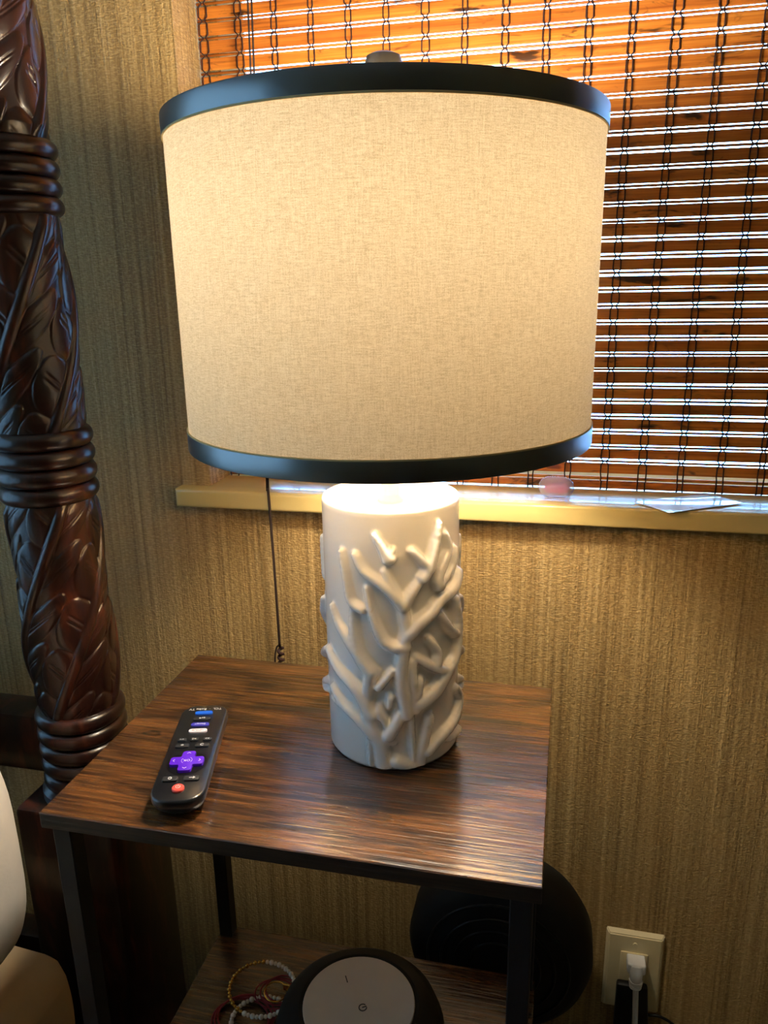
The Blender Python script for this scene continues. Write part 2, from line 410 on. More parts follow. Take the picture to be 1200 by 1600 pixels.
for zc, h_ in slats:
    V, F = slat_mesh(h_, .0024); ang = random.uniform(-.02, .02); sk = random.uniform(-.0006, .0006); ph = random.uniform(0, 6)
    ORGs = ORG; V2 = []
    for x, y, q in V:
        V2.append((x, BY + y + math.sin(x*9+ph)*.0006 + q*ang, zc + q + sk*x*2 + math.sin(x*7+ph)*.0003))
    mk('slat', V2, F, MAT['bamboo'], blind, True, 30)
for zc in sticks:
    ph = random.uniform(0, 6)
    tube('stick', [(BX0 + (BX1-BX0)*i/12, BY + .0003*math.sin(i+ph), zc + .00035*math.sin(i*.9+ph)) for i in range(13)], .0014, MAT['bamboo'], blind, 6)
xs = [-.4195 + .0425*k for k in range(25)]
for xk in xs:
    if xk > BX1: break
    hw = random.uniform(.0028, .0042) * (1.35 if xk < -.40 else 1)
    for s in (-1, 1):
        pts = [(xk+s*hw, BY-.003, zb-.001)]
        allz = sorted([(zc, 0, h_) for zc, h_ in slats] + [(zc, 1, 0) for zc in sticks])
        jit = 0
        for zc, typ, h_ in allz:
            if typ == 0:
                jit = .7*jit + random.uniform(-.0006, .0006)
                pts += [(xk+s*hw*1.02+jit, BY-.0032, zc-h_*.42), (xk+s*hw*.96+jit, BY-.0032, zc+h_*.42)]
            else: pts.append((xk+s*hw*.25+jit, BY-.0020, zc))
        pts.append((xk+s*hw, BY-.003, ztop))
        tube('thread', pts, .00085, MAT['thread'], blind, 5)
# lift cords gathered into one pull cord with a wooden pull
c0 = (-.341, .841, ST+.001)
for dx in (-.0032, .0032):
    tube('lift_cord', [(-.347+dx, .914, OZ1-.04), (-.344+dx*.6, .878, CZ+.22), (-.341+dx*.3, .842, ST+.004)], .0011, MAT['cord_brown'], blind, 6)
tube('pull_cord', spline([(-.341, .842, ST+.006), (-.3395, .8405, ST-.004), (-.3378, .8405, CZ-.33), (-.337, .8405, CZ-.433)], 8), .0017, MAT['cord_brown'], blind, 8)
tube('cord_loop', spline([(-.337, .8405, CZ-.430), (-.341, .8405, CZ-.434), (-.344, .8405, CZ-.448), (-.344, .8405, CZ-.470), (-.338, .8405, CZ-.478), (-.333, .8405, CZ-.466)], 6), .0012, MAT['cord_brown'], blind, 6)
kn = [(-.336 + .0028*math.cos(t), .8405 + .0028*math.sin(t), CZ-.434 - .0042*t/math.pi) for t in np.linspace(0, 10*math.pi, 70)]
tube('cord_knot', kn, .0021, MAT['thread'], blind, 6)

# ------------------------------------------------------------------ nightstand
TZ = .68
TX0, TX1, TY0, TY1 = -.397, 0.0, .455, .740
ORG = Vector((-.1985, .5975, 0))
ns_ = tag(empty('nightstand', ORG), 'small rustic brown wood nightstand with black metal legs under the lamp', 'nightstand')
top = box('tabletop', TX0, TX1, TY0, TY1, TZ-.0145, TZ, MAT['top'], ns_, .0008, 1)
top.data.materials.append(MAT['edge'])
for p_ in top.data.polygons:
    if abs(p_.normal.z) < .5: p_.material_index = 1
SZ = CZ-.775
box('shelf', TX0+.004, TX1-.004, TY0+.012, TY1-.004, SZ-.0145, SZ, MAT['shelfwood'], ns_, .0008, 1)
lw = .0165
for xa in (TX0+.006, TX1-.006-lw):
    for ya in (TY0+.005, TY1-.005-lw):
        box('leg', xa, xa+lw, ya, ya+lw, .004, TZ-.0145, MAT['black_metal'], ns_, .001, 1)
        lathe('foot', [(.008, 0), (.009, .002), (.007, .005)], MAT['black_plastic'], ns_, 12, (xa+lw/2, ya+lw/2, 0))
for xa in (TX0+.006, TX1-.006-lw):
    box('side_rail', xa, xa+lw, TY0+.005+lw, TY1-.005-lw, TZ-.0145-lw, TZ-.0145, MAT['black_metal'], ns_, .001, 1)
    box('side_rail', xa, xa+lw, TY0+.005+lw, TY1-.005-lw, SZ-.0145-lw, SZ-.0145, MAT['black_metal'], ns_, .001, 1)
box('back_rail', TX0+.006+lw, TX1-.006-lw, TY1-.005-lw, TY1-.005, SZ-.0145-lw, SZ-.0145, MAT['black_metal'], ns_, .001, 1)

# ------------------------------------------------------------------ table lamp
LX, LY = -.1415, .6232
ORG = Vector((LX, LY, TZ))
lamp = tag(empty('table_lamp', ORG), 'lit table lamp with linen drum shade and white coral relief base', 'lamp')
BH, BR = .2325, .0585
coral = [
(5.6,4.2,9,[(10,56.8),(8.8,66),(6.2,87),(6.9,104.4),(9.3,121.4),(11.3,132.6),(9.5,144),(8.4,153.9)]),
(4.8,3.1,9,[(8.4,153.9),(1.2,163.9),(-8.2,173.4),(-21.8,183.1),(-28.8,195.5)]),
(4.8,3.6,9,[(8.4,153.9),(14.7,164.2),(22.4,174)]),
(4.2,3.1,10.5,[(23.8,176.5),(27.9,183.9),(22.5,191.7),(15.5,200)]),
(4.8,2.5,10.5,[(28.6,183.8),(33.7,199),(39.1,219.2)]),
(3.9,3.4,7,[(4.8,161),(-1,172.1),(-4.5,183)]),
(5.3,2.5,10.5,[(-1.9,195.1),(-5.3,201.7),(-12.3,214)]),
(2.8,2.2,10,[(-1.9,195.1),(.8,201.7)]),
(5.6,4.8,9,[(13.1,129.5),(20.9,138.2),(30.7,144.5),(40.1,153.2),(59.1,158.2),(69.6,167.1)]),
(4.8,3.1,9,[(38.4,166.3),(36.8,173.7),(43.5,185.7),(49.2,195.1),(46.1,208.2)]),
(3.9,3.1,8,[(43.6,170.4),(53.7,178.5),(60,191.8)]),
(3.6,2.8,8,[(-24,149.6),(-33.7,156.1),(-37.8,174.6),(-41.9,195.6)]),
(5,2.5,9,[(9.3,118.6),(.6,118.4),(-7.8,124.7),(-13.8,139.8),(-17.3,154.8),(-19.5,168.3)]),
(6.2,3.4,7.5,[(-18.6,96.1),(-27.9,108.9),(-31.7,128.2),(-31.8,148.1)]),
(5.6,2.5,8.5,[(-17.3,94.9),(-27.9,108.9),(-39.8,123.1),(-48.6,131.8),(-56.5,144.2)]),
(6.4,3.1,9,[(-18.1,56),(-24.7,69.7),(-34.8,80.4),(-50.9,89.5),(-66.3,100.8)]),
(5.6,3.1,9,[(-17.2,37.9),(-29.6,50.2),(-44.3,57.2),(-59.9,67)]),
(3.4,2.2,8,[(-46.3,56.4),(-60.6,57.3)]),
(5,4.2,9,[(-17.3,94.9),(-19.6,79.8),(-22,64.3)]),
(3.6,2.8,10,[(-11.1,82.4),(-.2,97.5)]),
(6.2,4.8,9,[(20.6,65.5),(35.3,73.2),(48,86.3),(60.1,95.9),(67.4,119.6),(62.4,145.3)]),
(3.9,2.5,9,[(36.9,98),(36.9,109.7),(28.5,122.3)]),
(4.2,2.8,9,[(44,88.7),(30.6,97),(18.1,107.3)]),
(3.6,2.8,9,[(59.8,115.5),(49.7,127),(41.9,139.9)]),
(3.4,2.8,9,[(19.3,73.3),(22,86)]),
(3.1,2.5,9,[(-2.5,72.5),(-3.8,63.5)]),
(3.6,2.8,9,[(-11.5,60),(-6,46.9),(-4.2,36.2)]),
(5.6,4.8,9.5,[(-4.2,37.8),(2.3,49.9),(10,64.4)]),
(3.1,2.8,8,[(13.2,53.4),(14.3,31.8),(16.2,8.1)]),
(6.2,7,8,[(-19.6,52.7),(-15.8,41.2),(-10.2,26.6),(-8.6,4.9)]),
(5.6,4.2,8,[(1.8,11.4),(17.5,4.5)]),
(5,3.6,9,[(27.5,17.5),(38.8,25.7),(61.2,34.8),(74.3,46.4),(66.1,60.6)]),
(4.2,4.8,8,[(29.1,49.5),(25.4,32.2),(22.4,17.5),(21.7,5.1)]),
(2.8,2.8,7,[(-19.8,43.6),(-19.3,5)]),
(4.2,3.4,8,[(-8.1,33),(-.5,30.1)]),
(3.4,2.8,9,[(-9.7,54.2),(-11.4,64.5)]),
(3.4,2.8,8,[(50.7,19.9),(76,14.6)]),
(4.2,3.6,9,[(17.8,60.1),(15.4,85.9),(15.5,103.4)]),
]
NA, NZ = 460, 300
face = math.degrees(math.atan2(-LY, -LX))
A_ = np.linspace(-180, 180, NA, endpoint=False); Z_ = np.linspace(.004, BH-.006, NZ)
AA, ZZ = np.meshgrid(A_, Z_); H = np.zeros_like(AA)
mm = math.radians(1)*BR*1000
def stamp(a0, z0, a1, z1, r0, r1, hg):
    global H
    da = (AA - a0 + 180) % 360 - 180
    px_, pz_ = da*mm, (ZZ*1000 - z0)
    qx, qz = ((a1-a0+180) % 360 - 180)*mm, z1-z0
    t = np.clip((px_*qx+pz_*qz)/max(qx*qx+qz*qz, 1e-6), 0, 1)
    d = np.hypot(px_-t*qx, pz_-t*qz); r = r0+(r1-r0)*t
    u = np.clip(d/(r*1.12), 0, 1); h_ = hg*(r/4.5)**.35*np.sqrt(np.clip(1-u**2.6, 0, 1))
    fil = .9*np.exp(-np.clip(d-r, 0, None)**2/2.2)
    h_ = np.maximum(h_, fil*(d > 0))
    k = 1.2; H = np.where((H > 0) & (h_ > 0), np.maximum(H, h_) + np.clip(k-np.abs(H-h_), 0, None)**2/(4*k)*(np.minimum(H, h_) > .5), np.maximum(H, h_))
for off, mir, dz in ((0, 1, 0), (143, 1, -6), (-140, -1, -4)):
    for r0, r1, hg, pts in coral:
        P = spline([(a, z, 0) for a, z in pts], 4); n_ = len(P)-1
        for i in range(n_):
            ra = r0+(r1-r0)*i/n_; rb = r0+(r1-r0)*(i+1)/n_
            stamp(mir*P[i].x+off, max(P[i].y+dz, 4), mir*P[i+1].x+off, max(P[i+1].y+dz, 4), ra*1.06, rb*1.0, hg*.90*(1-.35*(i/n_)**2))
# soften slightly, as glaze does
for _ in range(1):
    H = (H*2 + np.roll(H, 1, 1) + np.roll(H, -1, 1))/4
    Hp = np.pad(H, ((1, 1), (0, 0)), 'edge'); H = (H*2 + Hp[:-2]+Hp[2:])/4
fade = np.clip((ZZ-.002)/.004, 0, 1)
Rr = BR + H*.001*fade
ang = np.radians(AA+face)
V = np.stack([LX+Rr*np.cos(ang), LY+Rr*np.sin(ang), TZ+ZZ], -1).reshape(-1, 3)
idx = np.arange(NA*NZ).reshape(NZ, NA); nxt = np.roll(idx, -1, 1)
F = np.stack([idx[:-1], nxt[:-1], nxt[1:], idx[1:]], -1).reshape(-1, 4)
V = list(map(tuple, V)); F = list(map(tuple, F))
def ring_at(r, z):
    s = len(V)
    for k in range(NA):
        a_ = math.radians(A_[k]+face); V.append((LX+r*math.cos(a_), LY+r*math.sin(a_), TZ+z))
    return s
def bridge(s0, s1):
    for k in range(NA): F.append((s0+k, s0+(k+1) % NA, s1+(k+1) % NA, s1+k))
b1 = ring_at(BR-.002, .0008); b2 = ring_at(BR-.006, 0); F.append(tuple(b2+k for k in range(NA))[::-1])
bridge(b2, b1); bridge(b1, 0)
prev = (NZ-1)*NA
for r_, z_ in ((BR, BH-.0025), (BR-.0010, BH-.0008), (BR-.0026, BH), (BR-.0042, BH-.0008), (BR-.0050, BH-.003), (BR-.0056, BH-.007), (BR-.011, BH-.0085), (.016, BH-.0085), (.013, BH-.007)):
    s_ = ring_at(r_, z_); bridge(prev, s_); prev = s_
F.append(tuple(prev+k for k in range(NA)))
mk('coral_base', V, F, MAT['ceramic'], lamp, True)
zz = TZ+BH-.009
lathe('neck', [(.0105, 0), (.0105, .004), (.0075, .008), (.0075, .072), (.011, .077), (.012, .081)], MAT['white_plastic'], lamp, 32, (LX, LY, zz))
lathe('socket', [(.014, 0), (.0165, .006), (.0165, .045), (.0145, .05)], MAT['white_plastic'], lamp, 32, (LX, LY, zz+.081))
ZB = CZ+.052
lathe('bulb', [(.0001, .034), (.012, .031), (.022, .022), (.0285, .006), (.0285, -.006), (.023, -.022), (.016, -.036), (.0135, -.046), (.0001, -.047)], MAT['bulb'], lamp, 24, (LX, LY, ZB+.01))
for s in (1,):
    hp = [(LX-.028, LY, zz+.089), (LX-.045, LY, ZB-.05), (LX-.05, LY, ZB), (LX-.04, LY, CZ+.085), (LX, LY, CZ+.128), (LX+.04, LY, CZ+.085), (LX+.05, LY, ZB), (LX+.045, LY, ZB-.05), (LX+.028, LY, zz+.089)]
    tube('harp', spline(hp, 8), .0014, MAT['brass'], lamp, 6)
box('harp_saddle', LX-.030, LX+.030, LY-.005, LY+.005, zz+.084, zz+.0865, MAT['brass'], lamp)
SR, SZ0, SZ1 = .1615, CZ-.1192, CZ+.1184
for k in range(3):
    a_ = 2*math.pi*k/3+.5
    tube('spider_arm', [(LX+.008*math.cos(a_), LY+.008*math.sin(a_), CZ+.131), (LX+.05*math.cos(a_), LY+.05*math.sin(a_), CZ+.112), (LX+(SR-.002)*math.cos(a_), LY+(SR-.002)*math.sin(a_), SZ1-.004)], .0016, MAT['brass'], lamp, 6)
lathe('finial', [(.0001, .000), (.006, .000), (.006, .014), (.0125, .017), (.0137, .020), (.0137, .0285), (.0125, .0325), (.008, .0345), (.0001, .0352)], MAT['finial'], lamp, 40, (LX, LY, CZ+.1300))
# drum shade: linen, two satin bands with pale lips
NS = 160
def drum(name, r, z0, z1, mat, n=NS, m_=2, parent=lamp, zoff=0):
    V, F = [], []
    for i in range(m_+1):
        for k in range(n):
            a_ = 2*math.pi*k/n; V.append((LX+r*math.cos(a_), LY+r*math.sin(a_), z0+(z1-z0)*i/m_))
    for i in range(m_):
        for k in range(n): F.append((i*n+k, i*n+(k+1) % n, (i+1)*n+(k+1) % n, (i+1)*n+k))
    return mk(name, V, F, mat, parent)
shade = drum('lamp_shade', SR, SZ0+.001, SZ1-.001, MAT['linen'], m_=8)
def bandmesh(name, z0, z1, r0, r1, mat):
    lathe(name, [(r0, z0), (r1, z0), (r1+.0002, z0+.0008), (r1+.0002, z1-.0008), (r1, z1), (r0, z1)], mat, lamp, NS, (LX, LY, 0), 35, True)
bandmesh('trim_band', SZ1-.0136, SZ1, SR-.001, SR+.0011, MAT['band'])
bandmesh('trim_band', SZ0, SZ0+.0142, SR-.001, SR+.0011, MAT['band'])
bandmesh('band_lip', SZ1-.0149, SZ1-.0137, SR+.0002, SR+.0012, MAT['bandlip'])
bandmesh('band_lip', SZ0+.0143, SZ0+.0154, SR+.0002, SR+.0012, MAT['bandlip'])

# ------------------------------------------------------------------ bed
PX, PY = -.5452, .72
ORG = Vector((PX, PY, 0))
bed = tag(empty('bed_frame', ORG), 'dark mahogany bed frame with thick carved leaf post and turned rings', 'bed')
def leaf_section(z0, z1, prof, phase):
    nz = int((z1-z0)/.0011); na = 300
    z_ = np.linspace(z0, z1, nz); th = np.linspace(0, 2*math.pi, na, endpoint=False)
    TH, Zg = np.meshgrid(th, z_); s = (Zg-z0)/(z1-z0)
    Rb = np.interp(s, [p[0] for p in prof], [p[1] for p in prof])
    q = (Zg-z0)
    ph = np.degrees(TH) - 560*q + phase          # stems lean right going up
    wv = (ph+45) % 90 - 45; k = np.floor((ph+45)/90)
    side = np.sign(wv); v = np.abs(wv)/45.0
    P = .056
    pz_ = (q - side*.010*v - .030*v + (side > 0)*.018 + k*.011)/P
    f = pz_ - np.floor(pz_) - .5
    wid = np.where(v < .55, .97, .97*np.sqrt(np.clip(1-((v-.55)/.47)**2, 0, 1)))+1e-4
    u = np.clip(np.abs(f)*2/wid, 0, 1)
    lobe = np.clip(1-u**3.2, 0, 1)**.5
    h_ = .0031*lobe*(1-.25*v) + .0014*f*lobe
    vein = np.exp(-((f-.05-.10*v)/.022)**2) + np.exp(-((f+.05-.10*v)/.022)**2)
    h_ -= .0015*vein*np.clip((v-.18)/.1, 0, 1)*np.clip((.80-v)/.12, 0, 1)
    stem = np.clip(1-(wv/8.5)**2, 0, 1)**.5
    h_ = np.maximum(h_*np.clip((np.abs(wv)-4)/6, 0, 1), .0062*stem)
    endf = np.clip(np.minimum(q, (z1-z0)-q)/.012, 0, 1)
    R_ = Rb - .0030 + h_*(.35+.65*endf)
    V = np.stack([PX+R_*np.cos(TH), PY+R_*np.sin(TH), Zg], -1).reshape(-1, 3)
    idx = np.arange(nz*na).reshape(nz, na); nx_ = np.roll(idx, -1, 1)
    F = np.stack([idx[:-1], nx_[:-1], nx_[1:], idx[1:]], -1).reshape(-1, 4).tolist()
    F += [idx[0].tolist()[::-1], idx[-1].tolist()]
    o = mk('carved_post', V, F, MAT['post'], bed); return o
leaf_section(CZ+.142, CZ+.50, [(0, .0465), (.4, .0480), (1, .044)], 10)
leaf_section(CZ-.139, CZ+.076, [(0, .0470), (.35, .0488), (1, .0462)], 40)
leaf_section(CZ-.466, CZ-.213, [(0, .0460), (.40, .0500), (1, .0462)], 0)
def rings(z0, z1, n, r):
    p_ = (z1-z0)/n
    lathe('ring_core', [(r-.008, z0-.002), (r-.008, z1+.002)], MAT['post'], bed, 64, (PX, PY, 0))
    for i in range(n):
        zc = z0+p_*(i+.5); prof = [(r-.0085+.0085*math.cos(t), zc+p_*.52*math.sin(t)) for t in np.linspace(-math.pi/2, math.pi/2, 10)]
        lathe('ring', [(r-.012, zc-p_*.5)]+prof+[(r-.012, zc+p_*.5)], MAT['post'], bed, 72, (PX, PY, 0), 60)
rings(CZ+.074, CZ+.144, 4, .0508); rings(CZ-.215, CZ-.137, 4, .0515); rings(CZ-.565, CZ-.464, 5, .0510); rings(CZ+.498, CZ+.565, 4, .049)
lathe('post_cap', [(.046, 0), (.05, .01), (.05, .03), (.042, .05), (.046, .08), (.03, .11), (.0001, .12)], MAT['post'], bed, 48, (PX, PY, CZ+.563))
bh = .062
box('post_base', PX-bh, PX+bh, PY-bh, PY+bh, 0, CZ-.578, MAT['post'], bed, .006, 2)
lathe('base_collar', [(.054, 0), (.054, .012), (.049, .018)], MAT['post'], bed, 48, (PX, PY, CZ-.580))
XL = -1.95
box('headboard_rail', XL, PX-.03, .735, .785, CZ-.585, CZ-.505, MAT['post'], bed, .006, 2)
box('headboard_rail', XL, PX-.03, .74, .78, .10, .22, MAT['post'], bed, .006, 2)
box('post_base', XL-bh, XL+bh, PY-bh, PY+bh, 0, CZ-.5, MAT['post'], bed, .006, 2)
box('side_rail', PX-.06, PX-.03, -1.35, PY-bh+.005, .16, .25, MAT['post'], bed, .006, 2)
box('side_rail', XL-.01, XL+.02, -1.35, PY-bh+.005, .16, .25, MAT['post'], bed, .006, 2)
box('foot_rail', XL, PX-.03, -1.40, -1.35, .0, .36, MAT['post'], bed, .006, 2)
# mattress in a loose fitted sheet
MZ = CZ-.705
mx0, mx1, my0, my1 = -1.92, -.512, -1.34, .604
ORG = Vector(((mx0+mx1)/2, (my0+my1)/2, .19))
def cushion(name, cx, cy, cz, hx, hy, hz, ex, ez, mat, nu=96, nv=48, wr=.0, fz=6):
    V, F = [], []
    def sp(c_, e): return math.copysign(abs(c_)**e, c_)
    for j in range(nv+1):
        ph = -math.pi/2+math.pi*j/nv
        for i in range(nu):
            t = 2*math.pi*i/nu
            x = sp(math.cos(ph), ez)*sp(math.cos(t), ex); y = sp(math.cos(ph), ez)*sp(math.sin(t), ex); z = sp(math.sin(ph), ez)
            d = 1 + wr*(math.sin(fz*t+3*ph)*.5+math.sin(2.3*fz*t-5*ph+1)*.3+math.sin(4.1*fz*t+7*ph)*.2)
            V.append((cx+hx*x*d, cy+hy*y*d, cz+hz*z*d))
    for j in range(nv):
        for i in range(nu): F.append((j*nu+i, j*nu+(i+1) % nu, (j+1)*nu+(i+1) % nu, (j+1)*nu+i))
    return mk(name, V, F, mat)
bm = bmesh.new(); add_box(bm, mx0, mx1, my0, my1, .19, MZ, .028, 4)
bmesh.ops.subdivide_edges(bm, edges=[e for e in bm.edges if e.calc_length() > .1], cuts=24, use_grid_fill=True)
for v in bm.verts:
    x, y, z = v.co
    k = .0025*math.sin(37*x+19*y)+.002*math.sin(61*y-23*x+40*z)
    if z > MZ-.03: v.co.z += k
    if x > mx1-.03: v.co.x += .003*math.sin(26*y+18*z)+.002*math.sin(57*y-44*z)
tag(from_bm('mattress', bm, MAT['fitted'], None, True, None), 'mattress corner in a beige fitted sheet beside the nightstand', 'mattress')
ORG = Vector((-.80, .50, MZ))
cu = cushion('pillow', -.800, .50, MZ+.180, .300, .085, .175, .50, .55, MAT['sheet'], 96, 48, .006, 5)
tag(cu, 'plump white pillow standing on the mattress', 'pillow')

# ------------------------------------------------------------------ TV remote
RZt = TZ
ORG = Vector((0, 0, 0))
rem = tag(empty('tv_remote', (-.3015, .537, TZ), math.atan2(.9636, -.267)-math.pi/2), 'black TV remote with purple direction pad lying on the nightstand', 'remote control')
# local frame: +y from the power button end to the brand end
RLn, RWd, RH = .146, .0435, .0195
def body(name, layers, mat):
    V, F = [], []; n = None
    for (wd, ln, r, z) in layers:
        o_ = rrect(wd, ln, r, 8); n = len(o_); V += [(x, y, z) for x, y in o_]
    for i in range(len(layers)-1):
        for k in range(n): F.append((i*n+k, i*n+(k+1) % n, (i+1)*n+(k+1) % n, (i+1)*n+k))
    F += [tuple(range(n))[::-1], tuple((len(layers)-1)*n+k for k in range(n))]
    return mk(name, V, F, mat, rem, True, 40)
body('lower_shell', [(.024, .118, .011, 0), (.032, .130, .013, .0022), (.0385, .1385, .014, .0065), (.0405, .1415, .0145, .0112)], MAT['black_plastic'])
body('upper_shell', [(.0405, .1415, .0145, .0108), (.0430, .1450, .0150, .0118), (RWd, RLn, .0155, .0135), (RWd, RLn, .0155, RH-.0020), (RWd-.0012, RLn-.0012, .015, RH-.0006), (RWd-.0034, RLn-.0034, .0142, RH)], MAT['remote'])
def button(name, cx, cy, wd, ln, r, mat, h_=.0018, sink=.0006):
    return prism(name, rrect(wd, ln, r, 5, cx, cy), RH-sink, RH+h_, mat, rem, .0006, 2)
def mark(s, size, cx, cy, mat=None, par=None, h_=.0019, rot=math.pi):
    return text('marking', s, size, mat or MAT['print_white'], par or rem, (cx, cy, RH+h_), (0, 0, rot))
def poly_mark(pts_list, par, z, mat=None):
    bm = bmesh.new()
    for pts in pts_list:
        f = bm.faces.new([bm.verts.new((x, y, z)) for x, y in pts]); r_ = bmesh.ops.extrude_face_region(bm, geom=[f])
        for g in r_['geom']:
            if isinstance(g, bmesh.types.BMVert): g.co.z = z+.00015
    return from_bm('marking', bm, mat or MAT['print_white'], par, False)
def stroke(p, q, t):
    p, q = Vector(p), Vector(q); d = (q-p).normalized(); n_ = Vector((-d.y, d.x))*t/2
    return [tuple(p+n_), tuple(p-n_), tuple(q-n_), tuple(q+n_)]
def arc(cx, cy, r, a0, a1, t, n=10):
    return [stroke((cx+r*math.cos(a0+(a1-a0)*k/n), cy+r*math.sin(a0+(a1-a0)*k/n)), (cx+r*math.cos(a0+(a1-a0)*(k+1)/n), cy+r*math.sin(a0+(a1-a0)*(k+1)/n)), t) for k in range(n)]
# power
pw = lathe('power_button', [(.0050, RH-.0006), (.0050, RH+.0016), (.0044, RH+.0024), (.0001, RH+.0027)], MAT['red'], rem, 24, (0, -.0585, 0))
poly_mark(arc(0, -.0585, .0018, 2.2, 7.2, .0004) + [stroke((0, -.0585), (0, -.0560), .0004)], pw, RH+.0027)
# back, home
bk = button('back_button', -.0092, -.0455, .0125, .0062, .0016, MAT['remote_btn']); hm = button('home_button', .0082, -.0455, .0125, .0062, .0016, MAT['remote_btn'])
poly_mark([[(.0062, -.0459), (.0100, -.0459), (.0100, -.0451), (.0062, -.0451)], [(.0094, -.0471), (.0114, -.0455), (.0094, -.0439)]], hm, RH+.0018)
poly_mark(arc(-.0092, -.0455, .0013, 0, 2*math.pi, .0007, 12), bk, RH+.0018)
# direction pad in its well
lathe('pad_well', [(.0001, RH-.0002), (.0152, RH-.0002), (.0160, RH+.0002), (.0166, RH+.0003)], MAT['well'], rem, 48, (0, -.0229, 0))
aw, al = .0056, .0140
cross = []
for sx, sy, a0 in ((1, 1, 0), (-1, 1, 1), (-1, -1, 2), (1, -1, 3)):
    a_, l_, rr = aw, al, .0022
    def q(pt):
        x, y = pt
        for _ in range(a0): x, y = -y, x
        return (x, y-.0229)
    pts = [(l_, 0)]
    pts = [(l_, a_-rr), (l_-rr*.3, a_-rr*.3), (l_-rr, a_), (a_+rr*.6, a_), (a_+rr*.15, a_+rr*.15), (a_, a_+rr*.6), (a_, l_-rr), (a_-rr*.3, l_-rr*.3), (a_-rr, l_)]
    cross += [q(t) for t in pts]
dp = prism('direction_pad', cross, RH-.0002, RH+.0030, MAT['purple'], rem, .0007, 2)
cy_ = -.0229
for dx, dy in ((0, 1), (0, -1), (1, 0), (-1, 0)):
    c_ = Vector((dx*.0107, cy_+dy*.0107)); t_ = Vector((dx, dy)); n_ = Vector((-dy, dx)); s_ = 1
    poly_mark([stroke(tuple(c_-t_*.0007*s_+n_*.0016), tuple(c_+t_*.0007*s_), .0005), stroke(tuple(c_-t_*.0007*s_-n_*.0016), tuple(c_+t_*.0007*s_), .0005)], dp, RH+.0030)
poly_mark(arc(0, cy_, .0044, -.6, 1.0, .00025) + arc(0, cy_, .0044, 2.5, 4.1, .00025), dp, RH+.0030)
text('marking', 'OK', .0042, MAT['print_white'], dp, (0, cy_, RH+.0030), (0, 0, math.pi))
# replay, options, transport
rpb = button('replay_button', -.0090, .0020, .0120, .0052, .0014, MAT['remote_btn']); opb = button('options_button', .0082, .0020, .0120, .0052, .0014, MAT['remote_btn'])
poly_mark(arc(.0082, .0020, .0014, .6, 5.6, .0006, 12), opb, RH+.0018)
text('marking', '*', .0062, MAT['print_white'], rpb, (-.0090, .0010, RH+.0018))
for nm, cx, s in (('rewind_button', -.0112, '<<'), ('play_button', -.0004, '>II'), ('forward_button', .0110, '>>')):
    b_ = button(nm, cx, .0115, .0076, .0046, .0013, MAT['remote_btn']); text('marking', s, .0036, MAT['print_white'], b_, (cx, .0115, RH+.0018), (0, 0, math.pi))
# four channel buttons
for cy2, mt, s, mt2, sz in ((.0262, 'pinkwhite', 'NETFLIX', 'print_red', .0028), (.0366, 'violet', 'Disney+', 'print_white', .0030), (.0467, 'remote_btn', 'tv+', 'print_white', .0044), (.0569, 'blue', None, None, 0)):
    b_ = button('channel_button', .0, cy2, .0165, .0056, .0027, MAT[mt], .0014)
    if s: text('marking', s, sz, MAT[mt2], b_, (0, cy2, RH+.0014), (0, 0, math.pi))
text('brand_print', 'TCL  ·  Roku TV', .0045, MAT['print_white'], rem, (0, .0648, RH), (0, 0, math.pi))

# ------------------------------------------------------------------ things on the sill
ORG = Vector((-.006, .882, ST))
cap = tag(empty('earplug_case', ORG), 'small clear plastic capsule case with pink inside on the sill', 'case')
ORG = Vector((0, 0, 0))
def capsule(name, r, l_, mat, par, c, n=24):
    prof = [(max(r*math.sin(t), 1e-5), -l_/2 + r - r*math.cos(t)) for t in np.linspace(0, math.pi/2, 8)] + [(max(r*math.cos(t), 1e-5), l_/2 - r + r*math.sin(t)) for t in np.linspace(0, math.pi/2, 8)]
    V, F = [], []
    for q_, z in prof:
        for k in range(n):
            a_ = 2*math.pi*k/n; V.append((c[0]+z, c[1]+q_*math.cos(a_), c[2]+q_*math.sin(a_)))
    for i in range(len(prof)-1):
        for k in range(n): F.append((i*n+k, i*n+(k+1) % n, (i+1)*n+(k+1) % n, (i+1)*n+k))
    return mk(name, V, F, mat, par)
capsule('case_shell', .0122, .040, MAT['clear'], cap, (0, 0, .0123))
capsule('foam_plug', .0058, .028, MAT['pinkfoam'], cap, (.001, 0, .0110))
# glossy printed card with a corner curling past the sill edge
ORG = Vector((.135, .862, ST))
V, F = [], []
cA, cB, cC, cD = (.0790, .872), (.112, .834), (.1935, .885), (.1600, .921)
nu = nv = 12
for lay in (0, 1):
    for i in range(nu+1):
        for j in range(nv+1):
            u, v_ = i/nu, j/nv
            x = (cA[0]*(1-u)+cB[0]*u)*(1-v_)+(cD[0]*(1-u)+cC[0]*u)*v_; y = (cA[1]*(1-u)+cB[1]*u)*(1-v_)+(cD[1]*(1-u)+cC[1]*u)*v_
            lift = .0010+.0010*max(0, v_-.6)**2*6*(1-u) + .0005*math.sin(u*3.1)*v_
            droop = -.0032*max(0, (SF+.006-y)/.02)**2
            V.append((x, y, ST+lift+droop*.2+lay*.0005))
n1 = (nu+1)*(nv+1)
for i in range(nu):
    for j in range(nv):
        a_, b_, c_, d_ = i*(nv+1)+j, (i+1)*(nv+1)+j, (i+1)*(nv+1)+j+1, i*(nv+1)+j+1
        F.append((a_, d_, c_, b_)); F.append((n1+a_, n1+b_, n1+c_, n1+d_))
